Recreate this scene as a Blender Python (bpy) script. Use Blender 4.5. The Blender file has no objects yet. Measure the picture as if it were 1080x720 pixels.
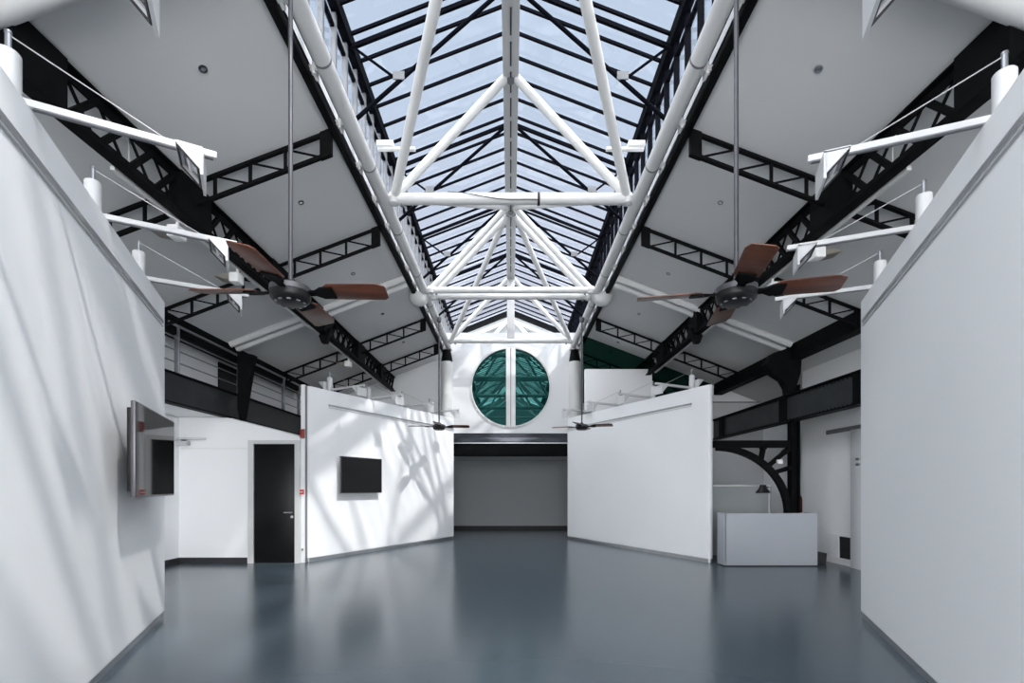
import bpy, bmesh, math, random
from mathutils import Vector, Matrix
random.seed(4)
sc = bpy.context.scene
COL = sc.collection
PI = math.pi
H = 1.45                      # eye height
V = Vector

# ------------------------------------------------------------------ materials
def mat(name, col, rough=.5, metal=0., spec=.5, noise=None, bump=None, coat=0., emit=None):
    m = bpy.data.materials.new(name); m.use_nodes = True
    nt = m.node_tree; b = nt.nodes['Principled BSDF']
    b.inputs['Base Color'].default_value = (*col, 1)
    b.inputs['Roughness'].default_value = rough
    b.inputs['Metallic'].default_value = metal
    b.inputs['Specular IOR Level'].default_value = spec
    b.inputs['Coat Weight'].default_value = coat
    if emit:
        b.inputs['Emission Color'].default_value = (*emit[0], 1); b.inputs['Emission Strength'].default_value = emit[1]
    tc = nt.nodes.new('ShaderNodeTexCoord')
    if noise:                                   # (scale, amount of colour variation)
        n = nt.nodes.new('ShaderNodeTexNoise'); n.inputs['Scale'].default_value = noise[0]; n.inputs['Detail'].default_value = 5
        nt.links.new(tc.outputs['Object'], n.inputs['Vector'])
        r = nt.nodes.new('ShaderNodeValToRGB')
        a = noise[1]
        r.color_ramp.elements[0].position = .3; r.color_ramp.elements[1].position = .7
        r.color_ramp.elements[0].color = (*[c*(1-a) for c in col], 1)
        r.color_ramp.elements[1].color = (*[min(1, c*(1+a)) for c in col], 1)
        nt.links.new(n.outputs['Fac'], r.inputs['Fac']); nt.links.new(r.outputs['Color'], b.inputs['Base Color'])
    if bump:
        n2 = nt.nodes.new('ShaderNodeTexNoise'); n2.inputs['Scale'].default_value = bump[0]; n2.inputs['Detail'].default_value = 4
        nt.links.new(tc.outputs['Object'], n2.inputs['Vector'])
        bp = nt.nodes.new('ShaderNodeBump'); bp.inputs['Strength'].default_value = bump[1]; bp.inputs['Distance'].default_value = bump[2]
        nt.links.new(n2.outputs['Fac'], bp.inputs['Height']); nt.links.new(bp.outputs['Normal'], b.inputs['Normal'])
    return m

M = {}
M['wall'] = mat('white_plaster', (.86, .865, .87), .62, spec=.3, noise=(.7, .015), bump=(3., .06, .02))
M['far_wall'] = mat('off_white_plaster', (.70, .705, .71), .62, spec=.3, noise=(.7, .015), bump=(3., .06, .02))
M['ceil'] = mat('ceiling_board', (.62, .62, .615), .75, spec=.2, noise=(.5, .03), bump=(1.2, .08, .03))
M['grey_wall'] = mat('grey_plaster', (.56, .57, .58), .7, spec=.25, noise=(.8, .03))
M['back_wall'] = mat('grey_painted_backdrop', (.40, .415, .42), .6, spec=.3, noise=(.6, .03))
M['wsteel'] = mat('white_painted_steel', (.60, .60, .59), .35, noise=(3., .02))
M['gsteel'] = mat('light_grey_painted_steel', (.44, .44, .44), .4, noise=(3., .02))
M['arm_paint'] = mat('off_white_lacquer', (.58, .585, .59), .35, noise=(6., .02))
M['bsteel'] = mat('black_painted_steel', (.0045, .005, .0055), .6, spec=.06, noise=(6., .3))
M['beam'] = mat('charcoal_painted_steel', (.026, .0285, .031), .45, spec=.3, noise=(4., .2))
M['alu'] = mat('brushed_aluminium', (.55, .56, .57), .35, metal=.9, noise=(8., .05))
M['rod'] = mat('satin_steel_tube', (.33, .34, .36), .28, metal=.85, noise=(6., .05))
M['darkglass_frame'] = mat('dark_window_frame', (.003, .0035, .006), .8, spec=.03, noise=(5., .2))
M['grey_frame'] = mat('grey_window_frame', (.16, .165, .175), .4, noise=(5., .08))
M['black_plastic'] = mat('black_plastic', (.008, .008, .009), .4, spec=.3, noise=(9., .2))
M['screen'] = mat('black_glossy_screen', (.004, .004, .0045), .04, spec=.3, noise=(2., .1))
M['bezel'] = mat('dark_grey_bezel', (.12, .115, .125), .3, metal=.6, noise=(9., .05))
M['door'] = mat('black_lacquered_door', (.006, .0063, .0066), .3, spec=.2, noise=(2., .3))
M['white_plastic'] = mat('white_plastic', (.78, .78, .77), .4, noise=(9., .02))
M['red'] = mat('red_plastic', (.55, .035, .02), .4, noise=(9., .06))
M['dred'] = mat('dark_red_plastic', (.25, .02, .015), .35, noise=(9., .1))
M['desk'] = mat('grey_white_laminate', (.36, .38, .41), .4, noise=(1.5, .02))
M['fan_rod'] = mat('dark_satin_steel', (.09, .09, .098), .35, metal=.6, noise=(6., .05))
M['bronze'] = mat('dim_bronze_reflector', (.30, .28, .24), .35, metal=.5, noise=(8., .1))
M['cable'] = mat('steel_cable', (.45, .45, .46), .4, metal=.5, noise=(9., .05))
M['rubber'] = mat('dark_rubber', (.02, .02, .022), .6, noise=(9., .2))
M['reflector'] = mat('lamp_reflector', (.62, .63, .66), .18, metal=.9, noise=(9., .04))

# polished resin floor
m = mat('polished_resin_floor', (.060, .081, .098), .22, spec=.75, noise=(.25, .06)); M['floor'] = m

# varnished wood of the fan blades
m = mat('red_brown_wood', (.2, .06, .03), .38); M['wood'] = m
nt = m.node_tree; b = nt.nodes['Principled BSDF']; tc = nt.nodes.new('ShaderNodeTexCoord')
mp = nt.nodes.new('ShaderNodeMapping'); mp.inputs['Scale'].default_value = (1.2, 14, 14)
w = nt.nodes.new('ShaderNodeTexNoise'); w.inputs['Scale'].default_value = 2.2; w.inputs['Detail'].default_value = 6; w.inputs['Distortion'].default_value = .6
nt.links.new(tc.outputs['Object'], mp.inputs['Vector']); nt.links.new(mp.outputs['Vector'], w.inputs['Vector'])
r = nt.nodes.new('ShaderNodeValToRGB'); r.color_ramp.elements[0].position = .3; r.color_ramp.elements[1].position = .72
r.color_ramp.elements[0].color = (.065, .02, .011, 1); r.color_ramp.elements[1].color = (.15, .05, .026, 1)
nt.links.new(w.outputs['Fac'], r.inputs['Fac']); nt.links.new(r.outputs['Color'], b.inputs['Base Color'])

def glass(name, tint, f0=.06):
    m = bpy.data.materials.new(name); m.use_nodes = True; nt = m.node_tree
    nt.nodes.clear()
    o = nt.nodes.new('ShaderNodeOutputMaterial'); mx = nt.nodes.new('ShaderNodeMixShader')
    t = nt.nodes.new('ShaderNodeBsdfTransparent'); t.inputs['Color'].default_value = (*tint, 1)
    g = nt.nodes.new('ShaderNodeBsdfGlossy'); g.inputs['Roughness'].default_value = .02; g.inputs['Color'].default_value = (.9, .92, .95, 1)
    lw = nt.nodes.new('ShaderNodeLayerWeight'); lw.inputs['Blend'].default_value = .5
    pw = nt.nodes.new('ShaderNodeMath'); pw.operation = 'POWER'; pw.inputs[1].default_value = 5.
    ml = nt.nodes.new('ShaderNodeMath'); ml.operation = 'MULTIPLY_ADD'; ml.inputs[1].default_value = .8; ml.inputs[2].default_value = .03
    nt.links.new(lw.outputs['Facing'], pw.inputs[0]); nt.links.new(pw.outputs[0], ml.inputs[0])
    nt.links.new(ml.outputs[0], mx.inputs['Fac']); nt.links.new(t.outputs['BSDF'], mx.inputs[1]); nt.links.new(g.outputs['BSDF'], mx.inputs[2])
    nt.links.new(mx.outputs['Shader'], o.inputs['Surface'])
    return m
M['glass'] = glass('pale_roof_glass', (.80, .81, .825))
def mirror_glass(name, refl, base, fac, rough=.015):
    m = bpy.data.materials.new(name); m.use_nodes = True; nt = m.node_tree; nt.nodes.clear()
    o = nt.nodes.new('ShaderNodeOutputMaterial'); mx = nt.nodes.new('ShaderNodeMixShader'); mx.inputs['Fac'].default_value = fac
    d = nt.nodes.new('ShaderNodeBsdfDiffuse'); d.inputs['Color'].default_value = (*base, 1)
    g = nt.nodes.new('ShaderNodeBsdfGlossy'); g.inputs['Roughness'].default_value = rough; g.inputs['Color'].default_value = (*refl, 1)
    nt.links.new(d.outputs['BSDF'], mx.inputs[1]); nt.links.new(g.outputs['BSDF'], mx.inputs[2]); nt.links.new(mx.outputs['Shader'], o.inputs['Surface'])
    return m
M['teal'] = mirror_glass('teal_tinted_reflecting_glass', (.055, .165, .15), (.004, .05, .047), .62)
M['green'] = mirror_glass('dark_green_tinted_glass', (.03, .09, .07), (.002, .012, .009), .7)

# ------------------------------------------------------------------ mesh builder
class B:
    def __init__(s): s.bm = bmesh.new()
    def face(s, pts):
        return s.bm.faces.new([s.bm.verts.new(p) for p in pts])
    def hexa(s, p):            # 8 points: bottom 4 (ccw), top 4
        v = [s.bm.verts.new(q) for q in p]
        for f in ((3,2,1,0),(4,5,6,7),(0,1,5,4),(1,2,6,5),(2,3,7,6),(3,0,4,7)):
            s.bm.faces.new([v[i] for i in f])
        return s
    def box(s, x0, x1, y0, y1, z0, z1):
        if x0 > x1: x0, x1 = x1, x0
        if y0 > y1: y0, y1 = y1, y0
        if z0 > z1: z0, z1 = z1, z0
        return s.hexa([(x0,y0,z0),(x1,y0,z0),(x1,y1,z0),(x0,y1,z0),(x0,y0,z1),(x1,y0,z1),(x1,y1,z1),(x0,y1,z1)])
    def beam(s, p, q, w, h, up=(0,0,1)):
        p, q = V(p), V(q); d = (q-p).normalized(); up = V(up)
        sd = d.cross(up)
        if sd.length < 1e-4: sd = d.cross(V((1,0,0)))
        sd.normalize(); u = sd.cross(d).normalized()
        a, c = sd*w/2, u*h/2
        return s.hexa([p-a-c, p+a-c, q+a-c, q-a-c, p-a+c, p+a+c, q+a+c, q-a+c])
    def tube(s, p, q, r, n=16, r2=None):
        p, q = V(p), V(q); d = (q-p).normalized(); r2 = r if r2 is None else r2
        t = V((1,0,0)) if abs(d.x) < .8 else V((0,1,0))
        u = d.cross(t).normalized(); w = d.cross(u)
        A = [s.bm.verts.new(p+(u*math.cos(2*PI*i/n)+w*math.sin(2*PI*i/n))*r) for i in range(n)]
        C = [s.bm.verts.new(q+(u*math.cos(2*PI*i/n)+w*math.sin(2*PI*i/n))*r2) for i in range(n)]
        for i in range(n):
            j = (i+1) % n; s.bm.faces.new((A[i], A[j], C[j], C[i]))
        s.bm.faces.new(A[::-1]); s.bm.faces.new(C)
        return s
    def path(s, pts, r, n=8):
        for i in range(len(pts)-1): s.tube(pts[i], pts[i+1], r, n)
        return s
    def lathe(s, prof, c=(0,0,0), n=32, ax='z'):
        c = V(c); rings = []
        for (r, z) in prof:
            if r < 1e-5: rings.append([s.bm.verts.new(c+V((0,0,z)))])
            else: rings.append([s.bm.verts.new(c+V((r*math.cos(2*PI*i/n), r*math.sin(2*PI*i/n), z))) for i in range(n)])
        for a, d in zip(rings, rings[1:]):
            for i in range(n):
                j = (i+1) % n
                if len(a) == 1 and len(d) == 1: continue
                if len(a) == 1: s.bm.faces.new((a[0], d[i], d[j]))
                elif len(d) == 1: s.bm.faces.new((a[i], d[0], a[j]))
                else: s.bm.faces.new((a[i], a[j], d[j], d[i]))
        if tuple(prof[0]) == tuple(prof[-1]): return s          # a closed ring has no caps
        if len(rings[0]) > 1: s.bm.faces.new(rings[0][::-1])
        if len(rings[-1]) > 1: s.bm.faces.new(rings[-1])
        return s
    def prism(s, pts, ext):
        ext = V(ext); a = [s.bm.verts.new(V(p)) for p in pts]; c = [s.bm.verts.new(V(p)+ext) for p in pts]
        k = len(pts)
        for i in range(k):
            j = (i+1) % k; s.bm.faces.new((a[i], a[j], c[j], c[i]))
        s.bm.faces.new(a[::-1]); s.bm.faces.new(c)
        return s
    def band(s, ins, outs, ext):        # a curved strip between two equal polylines, extruded
        for i in range(len(ins)-1):
            s.prism([ins[i], ins[i+1], outs[i+1], outs[i]], ext)
        return s

ORG = {}
def obj(name, bld, m, parent=None, bevel=0., seg=2, smooth=True, origin=None):
    bm = bld.bm
    bmesh.ops.recalc_face_normals(bm, faces=bm.faces[:])
    if bevel:
        bmesh.ops.bevel(bm, geom=bm.edges[:], offset=bevel, segments=seg, affect='EDGES', profile=.5)
    if parent is not None: o0 = ORG[parent.name]
    elif origin is not None: o0 = V(origin)
    else:
        xs = [v.co for v in bm.verts]
        lo = V((min(c.x for c in xs), min(c.y for c in xs), min(c.z for c in xs))); hi = V((max(c.x for c in xs), max(c.y for c in xs), max(c.z for c in xs)))
        o0 = V(((lo.x+hi.x)/2, (lo.y+hi.y)/2, lo.z))
    bmesh.ops.translate(bm, vec=-o0, verts=bm.verts[:])
    me = bpy.data.meshes.new(name); bm.to_mesh(me); bm.free()
    if smooth:
        for p in me.polygons: p.use_smooth = True
        me.set_sharp_from_angle(angle=math.radians(32))
    me.materials.append(m)
    o = bpy.data.objects.new(name, me); COL.objects.link(o)
    if parent is not None: o.parent = parent
    else: o.location = o0
    ORG[o.name] = o0
    return o
def tag(o, label, cat, group=None):
    o['label'] = label; o['category'] = cat; o['kind'] = 'thing'
    if group: o['group'] = group
    return o
def thing(name, label, cat, loc, group=None):
    o = bpy.data.objects.new(name, None); COL.objects.link(o); o.location = loc; o.empty_display_size = .1
    ORG[o.name] = V(loc)
    return tag(o, label, cat, group)
def struct(name, bld, m, label=None, **k):
    o = obj(name, bld, m, **k); o['kind'] = 'structure'
    if label: o['label'] = label
    o['category'] = name.split('_')[0]
    return o
def dup(root, loc, rotz, label):
    r = root.copy(); COL.objects.link(r); r.location = loc; r.rotation_euler = (0, 0, rotz); r['label'] = label
    for ch in list(root.children):
        c = ch.copy(); COL.objects.link(c); c.parent = r
        for g in list(ch.children):
            d = g.copy(); COL.objects.link(d); d.parent = c
    return r
NTH = ['first', 'second', 'third', 'fourth', 'fifth', 'sixth']

# ------------------------------------------------------------------ main levels (metres above the floor)
XP, ZP = 2.02, 5.60            # edge beam of the aisle ceilings
ZR, ZT = 7.00, 7.78            # skylight eaves and ridge
XT, ZTB = 1.83, 5.62           # white longitudinal tube
SL = .38
YB, YE = -4.0, 17.2
def cz(x): return ZP - SL*(abs(x)-XP)
SKY = (ZT-ZR)/XP

# ------------------------------------------------------------------ setting: floor, ceilings, walls
struct('floor', B().box(-7.4, 7.4, -7, 17.4, -.12, 0), M['floor'], smooth=False, origin=(0,0,0))
def slope(sd, y0, y1):
    t = .12
    p = [(sd*XP, ZP), (sd*7.3, cz(7.3)), (sd*7.3, cz(7.3)+t), (sd*XP, ZP+t)]
    return B().prism([(x, y0, z) for x, z in p], (0, y1-y0, 0))
struct('ceiling_left', slope(-1, YB, 15.25), M['ceil'], smooth=False)
struct('ceiling_right', slope(1, YB, 15.25), M['ceil'], smooth=False)
struct('wall_end_right_outer', B().prism([(1.99,15.2,0),(7.2,15.2,0),(7.2,15.2,cz(7.2)),(1.99,15.2,cz(1.99))], (0,.1,0)), M['back_wall'], smooth=False)

def panel_foot(a, b, side, t, r0, r1, inset=0.):
    """footprint of a freestanding display wall, face line a-b, thickness t towards 'side'"""
    a, b = V((*a, 0)), V((*b, 0)); d = (b-a).normalized(); nrm = V((-d.y, d.x, 0))*side
    a = a + d*inset + nrm*inset; b = b - d*inset + nrm*inset; t = t - 2*inset
    pts = []
    def corner(c, u, v, r):
        if r <= 0: pts.append(c); return
        ctr = c + u*r + v*r
        for k in range(7):
            an = k/6*PI/2
            pts.append(ctr - u*r*math.cos(an) - v*r*math.sin(an))
    corner(a+nrm*t, d, -nrm, r0)
    pts_a = pts[:]
    # order: back-left, front-left, front-right, back-right
    pts.clear()
    def arc(c, e1, e2, r):
        # from point c+e1*r to c+e2*r round corner c
        if r <= 0: return [c]
        ctr = c+e1*r+e2*r
        return [ctr - e2*r*math.cos(k/6*PI/2) - e1*r*math.sin(k/6*PI/2) for k in range(7)]
    out = []
    out += arc(a, nrm, d, r0)[::-1] if False else arc(a, d, nrm, r0)[::1]
    out = []
    def seq(c, e_in, e_out, r):      # travelling: arrive along -e_in, leave along e_out
        if r <= 0: return [c]
        ctr = c + e_in*r + e_out*r
        return [ctr - e_out*r*math.cos(k/6*PI/2) - e_in*r*math.sin(k/6*PI/2) for k in range(7)]
    out += seq(a, nrm, d, r0)
    out += seq(b, -d, nrm, r1)
    out += seq(b+nrm*t, -nrm, -d, r1)
    out += seq(a+nrm*t, d, -nrm, r0)
    return out, d, nrm
def display_wall(suffix, a, b, side, t, h, r0, r1, rail0, rail1, zrail, label):
    ft, d, nrm = panel_foot(a, b, side, t, r0, r1)
    w = struct('wall_'+suffix, B().prism([p+V((0,0,.075)) for p in ft], (0,0,h-.075)), M['wall'], label)
    fb, _, _ = panel_foot(a, b, side, t, max(0, r0-.012), max(0, r1-.012), .012)
    bb = struct('baseboard_'+suffix, B().prism(fb, (0,0,.08)), M['alu'], 'slim metal plinth strip under '+label.split(',')[0])
    A = V((*a, 0)); L = (V((*b, 0))-A).length
    p0, p1 = A+d*rail0-nrm*.006, A+d*(L-rail1)-nrm*.006
    up = V((0,0,zrail))
    rl = obj('picture_rail', B().beam(p0+up, p1+up, .014, .035).beam(p0+up-V((0,0,.05)), p1+up-V((0,0,.05)), .010, .008), M['alu'], w)
    rl['label'] = 'slim metal hanging rail'
    return w
# near walls: face line runs from behind the camera to their far end; far walls from their near end to the opening
kN = .455
def xl(y): return -3.92 + .45*(5.48-y)
def xr(y): return 3.95 - kN*(5.46-y)
display_wall('left', (xl(.4), .4), (-3.92, 5.48), 1, .16, 3.55, 0, .015, .2, .12, 3.30, 'near left white display wall, sunlit, with a television')
display_wall('right', (xr(.4), .4), (3.95, 5.46), -1, .16, 3.55, 0, .015, .2, .12, 3.30, 'near right white display wall, in shade, with no television')
def xfl(y): return -4.0 + .528*(y-9.55)
def xfr(y): return 3.87 - .487*(y-9.42)
display_wall('far_left', (-4.0, 9.55), (-1.65, 14.0), 1, .12, 3.48, .05, .01, .5, .02, 3.17, 'far left white display wall, sunlit, with a small television')
display_wall('far_right', (3.87, 9.42), (1.64, 14.0), -1, .12, 3.48, .055, .01, .45, .02, 3.17, 'far right plain white display wall, behind the reception desk')

# round-window wall, lintel and the room behind the opening
YW = 14.35
def round_wall():
    b = B(); cx, czz, R = 0, 4.45, 1.19
    x0, x1, z0, z1 = -1.98, 1.98, 3.09, 6.07
    N = 64; th = .35
    rect, circ = [], []
    for i in range(N):
        a = 2*PI*i/N; c, s_ = math.cos(a), math.sin(a)
        circ.append((cx+R*c, czz+R*s_))
        k = min((x1-cx)/abs(c) if abs(c) > 1e-6 else 9e9, ((z1-czz) if s_ > 0 else (czz-z0))/abs(s_) if abs(s_) > 1e-6 else 9e9)
        rect.append([cx+k*c, czz+k*s_])
    for (qx, qz) in ((x0,z0),(x1,z0),(x1,z1),(x0,z1)):       # snap the nearest ray to each corner
        i = min(range(N), key=lambda i: (rect[i][0]-qx)**2+(rect[i][1]-qz)**2); rect[i] = [qx, qz]
    f = [[b.bm.verts.new((p[0], y, p[1])) for p in ring] for y in (YW, YW+th) for ring in (rect, circ)]
    for i in range(N):
        j = (i+1) % N
        b.bm.faces.new((f[0][i], f[0][j], f[1][j], f[1][i])); b.bm.faces.new((f[2][j], f[2][i], f[3][i], f[3][j]))
        b.bm.faces.new((f[1][i], f[1][j], f[3][j], f[3][i])); b.bm.faces.new((f[0][j], f[0][i], f[2][i], f[2][j]))
    return b
struct('wall_far', round_wall(), M['far_wall'], 'white end wall holding the round teal window')
w5 = struct('window_5', B().lathe([(1.15, -.03), (1.20, -.03), (1.20, .03), (1.15, .03), (1.15, -.03)], n=64), M['wsteel'], 'round teal window with a white vertical mullion', origin=(0,0,0))
w5.rotation_euler = (PI/2, 0, 0); w5.location = (0, YW+.0, 4.45)
ORG[w5.name] = V((0,0,0))
obj('pane', B().lathe([(0, -.10), (1.17, -.10), (1.17, -.085), (0, -.085)], n=64), M['teal'], w5)
obj('mullion', B().box(-.14, .14, -1.17, 1.17, -.09, .05), M['wsteel'], w5, bevel=.01)
obj('mullion_groove', B().box(-.012, .012, -1.15, 1.15, .048, .054), M['grey_frame'], w5)
lt = thing('lintel_beam', 'dark steel lintel beam across the opening below the round window', 'beam', (0, YW, 2.43))
obj('upper_face', B().box(-1.72, 1.72, YW+.02, YW+.32, 2.80, 3.09), mat('blue_grey_lacquered_steel', (.06, .065, .08), .18, metal=.4, noise=(3., .1)), lt, bevel=.006)
obj('lower_box', B().box(-1.72, 1.72, YW+.04, YW+.5, 2.43, 2.80), M['bsteel'], lt, bevel=.006)
obj('joint_strip', B().box(-1.7, 1.7, YW+.0, YW+.03, 2.79, 2.81), M['alu'], lt)
struct('wall_back', B().box(-2.8, 2.8, 17.15, 17.3, 0, 2.5), M['back_wall'], 'grey wall at the back of the room behind the opening')
struct('baseboard_back', B().box(-2.7, 2.7, 17.1, 17.15, 0, .13), M['rubber'], 'dark baseboard of the back room')
struct('wall_back_left', B().box(-2.8, -2.66, 14.75, 17.15, 0, 2.5), M['back_wall'])
struct('wall_back_right', B().box(2.66, 2.8, 14.75, 17.15, 0, 2.5), M['back_wall'])
struct('ceiling_back', B().box(-2.8, 2.8, 14.86, 17.2, 2.44, 2.56), M['ceil'], smooth=False)
struct('wall_gable', B().prism([(-2.02,17.2,5.6),(2.02,17.2,5.6),(2.02,17.2,ZR),(0,17.2,ZT),(-2.02,17.2,ZR)], (0,.1,0)), M['back_wall'], 'white gable wall closing the skylight at the far end', smooth=False)
struct('wall_gable_behind', B().prism([(-2.02,YB,5.6),(2.02,YB,5.6),(2.02,YB,ZR),(0,YB,ZT),(-2.02,YB,ZR)], (0,.1,0)), M['grey_wall'], 'gable of the roof lantern behind the camera', smooth=False)
struct('ceiling_loft', B().box(-2.02, 2.02, YW+.36, 17.3, 5.95, 6.05), M['wall'], smooth=False)
# end walls of the aisles
def endwall(sd, y, x0, x1, zb):
    return B().prism([(sd*x0,y,zb),(sd*x1,y,zb),(sd*x1,y,cz(x1)),(sd*x0,y,cz(x0))], (0,.1,0))
struct('wall_end_left', endwall(-1, 15.2, 1.9, 7.2, 0), M['wall'], 'grey-white end wall of the left aisle under the sloping ceiling', smooth=False)
g = struct('window_6', B().prism([(1.98,13.15,3.78),(7.2,13.15,3.78),(7.2,13.15,3.81),(1.98,13.15,3.81)], (0,.06,0)), M['darkglass_frame'], 'dark green glazed gable at the end of the right aisle', smooth=False)
obj('pane', endwall(1, 13.17, 1.98, 5.5, 3.8), M['green'], g, smooth=False)
struct('wall_end_right_upper', endwall(1, 13.16, 5.5, 7.2, 3.78), M['wall'], smooth=False)
struct('wall_end_right', B().box(2.3, 7.2, 13.12, 13.24, 0, 3.78), M['grey_wall'], 'grey end wall of the right aisle below the green glazing', smooth=False)
tag(obj('partition_block', B().box(1.99, 3.80, 12.99, 13.11, 3.5, 4.66), M['wall'], bevel=.01), 'white square partition board below the dark green glazing, right aisle', 'partition')
# side walls
struct('wall_outer_left', B().box(-6.1, -5.95, YB, 13.4, 3.28, 4.10), M['wall'], 'grey outer wall behind the mezzanine railing', smooth=False)
struct('wall_low_left', B().box(-7.15, -7.0, YB, 15.2, 0, 3.9), M['wall'], smooth=False)
struct('wall_under_mezzanine', B().box(-6.6, -6.45, YB, 9.4, 0, 2.83), M['wall'], 'white side wall under the mezzanine', smooth=False)
struct('wall_partition_left', B().prism([(-7.0,9.40,0),(-5.09,9.40,0),(-5.09,9.40,2.385),(-4.10,9.40,2.385),(-4.10,9.40,2.46),(-5.5,9.40,2.825),(-7.0,9.40,2.84)], (0,.1,0)), M['wall'], 'white partition wall left of the black door', smooth=False)
struct('wall_mezzanine_front', B().box(-6.1, -5.46, 9.5, 13.4, 0, 2.83).box(-6.1, -5.64, 9.5, 13.4, 2.83, 3.28), M['wall'], 'white wall under the mezzanine beam above the black door', smooth=False)
tag(obj('cable_trunking', B().box(-6.42, -5.10, 9.385, 9.40, 2.215, 2.24), M['white_plastic']), 'thin white cable trunking along the wall left of the black door', 'trunking')
struct('baseboard_left_partition', B().box(-6.45, -5.12, 9.38, 9.40, 0, .11), M['rubber'], 'black baseboard left of the black door')
struct('baseboard_mezzanine', B().box(-6.45, -6.43, 5, 9.38, 0, .11), M['rubber'], 'black baseboard of the wall under the mezzanine')
# NB: lower right wall stops where a passage opens behind the column
struct('wall_outer_right', B().box(6.3, 6.45, YB, 10.45, 0, 4.1), M['wall'], 'white side wall of the right aisle', smooth=False)
struct('wall_passage_end', B().box(6.4, 7.0, 10.2, 10.35, 0, 4.0), M['wall'], smooth=False)
struct('wall_passage_right', B().box(6.85, 7.0, 10.3, 13.15, 0, 4.0), M['wall'], 'white wall in the passage behind the right column', smooth=False)
struct('trim_1', B().box(6.27, 6.30, 7.9, 9.62, 2.52, 2.60), M['grey_frame'], 'grey sliding-door track on the right side wall')
struct('trim_2', B().box(6.22, 6.30, 8.55, 8.86, 0, 2.52), M['grey_wall'], 'grey upright door jamb at the near right wall edge', bevel=.005)
hg = thing('door_latch', 'small pair of metal latch plates on the grey door jamb', 'latch', (6.21, 8.66, 1.86))
for z in (1.86, 1.96): obj('plate', B().box(6.20, 6.222, 8.62, 8.70, z, z+.04), M['rod'], hg)
# mezzanine slab and a hidden room beyond the partition
struct('floor_mezzanine', B().box(-7.0, -5.56, YB, 9.5, 2.84, 3.28), M['wall'], 'white underside of the mezzanine', smooth=False)
tag(obj('dark_doorway', B().box(-5.95, -5.925, 9.82, 10.46, 3.28, 4.02), M['door']), 'black doorway on the upper left wall behind the mezzanine railing', 'doorway')
tag(obj('end_post', B().box(-5.98, -5.74, 13.25, 13.4, 2.9, 4.27), M['wall'], bevel=.01), 'white post where the mezzanine railing ends', 'post')

# ------------------------------------------------------------------ skylight (two slopes) and clerestory strips
SP = .3767
bars = [5.92+SP*k for k in range(-26, 30)]
mains = [5.92+SP*6*k for k in range(-4, 6)]
def near(y, L): return any(abs(y-q) < .05 for q in L)
def sk(x, dz=0): return ZT - SKY*abs(x) + dz
for sd, nm, idx in ((-1, 'left', 1), (1, 'right', 2)):
    W = struct('window_%d' % idx, B().beam((sd*(XP-.02), YB, ZR-.03), (sd*(XP-.02), 17.2, ZR-.03), .10, .16), M['darkglass_frame'], '%s slope of the glazed roof lantern' % nm)
    obj('pane', B().prism([(sd*XP, YB, ZR+.03), (0, YB, ZT+.03), (0, YB, ZT+.04), (sd*XP, YB, ZR+.04)], (0, 17.2-YB, 0)), M['glass'], W, smooth=False)
    for y in bars:
        if y < -.5: continue
        big = near(y, mains)
        obj('rafter', B().beam((sd*(XP-.02), y, sk(XP-.02)-.012), (sd*.09, y, sk(.09)-.012), .030, .036), M['darkglass_frame'], W)
        if big:
            obj('main_rafter', B().beam((sd*(XP-.04), y+.04, sk(XP)-.12), (sd*.09, y+.04, sk(.09)-.12), .04, .05), M['darkglass_frame'], W)
            if y < 14:
                p0, p1 = V((sd*.08, y+.04, ZT-.17)), V((sd*1.93, y+.04, 5.98))
                obj('brace_rod', B().tube(p0, p1, .026, 10), M['darkglass_frame'], W)
                q = p0.lerp(p1, .70)
                obj('strut', B().tube((sd*(XP-.06), y+.04, ZR-.1), q, .017, 8), M['darkglass_frame'], W)
                obj('gusset', B().box(q.x-.07, q.x+.07, q.y-.03, q.y-.015, q.z, q.z+.10), M['grey_frame'], W)
    C = struct('window_%d' % (idx+2), B().beam((sd*(XP+.02), YB, 5.98), (sd*(XP+.02), 17.2, 5.98), .07, .09), M['darkglass_frame'], '%s vertical clerestory strip below the roof lantern' % nm)
    obj('pane', B().box(sd*(XP+.015), sd*(XP+.025), YB, 17.2, 6.0, ZR-.05), M['glass'], C, smooth=False)
    obj('upper_bar', B().beam((sd*(XP+.02), YB, 6.74), (sd*(XP+.02), 17.2, 6.74), .05, .04), M['darkglass_frame'], C)
    for y in bars:
        if y < -.5: continue
        obj('mullion', B().box(sd*(XP-.02), sd*(XP+.04), y-.022, y+.022, 6.0, ZR-.08), M['grey_frame'] if sd < 0 else M['darkglass_frame'], C)
    struct('trim_%d' % (idx+2), B().box(sd*XP, sd*(XP+.1), YB, 17.2, ZP+.02, 5.96), M['grey_wall'], 'white upstand under the %s clerestory strip' % nm, smooth=False)

# black end frame of the lantern
ef = thing('gable_frame', 'black end frame of the glazed roof lantern above the far gable', 'frame', (0, 16.95, ZR-.1))
for sd in (-1, 1):
    obj('rafter', B().beam((sd*(XP-.05), 16.95, sk(XP)-.16), (0, 16.95, ZT-.16), .12, .17), M['bsteel'], ef)
    obj('white_rafter', B().beam((sd*(XP-.05), 17.0, sk(XP)-.42), (0, 17.0, ZT-.42), .10, .10), M['wsteel'], ef)

# ridge beam
rb = thing('ridge_beam', 'white box-section ridge beam running down the middle of the glass roof', 'beam', (0, 5, 7.35))
obj('box_section', B().box(-.112, .112, YB, 13.8, 7.36, 7.64), M['gsteel'], rb, bevel=.006)
sl = B(); y = -.5
while y < 13.2:
    sl.box(-.011, .011, y, y+.36, 7.352, 7.362); y += .46
obj('slot', sl, M['rubber'], rb)
for y in (3.5, 7.0, 10.35):
    obj('end_plate', B().tube((0, y, 7.335), (0, y, 7.37), .055, 20), M['grey_frame'], rb)

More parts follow.
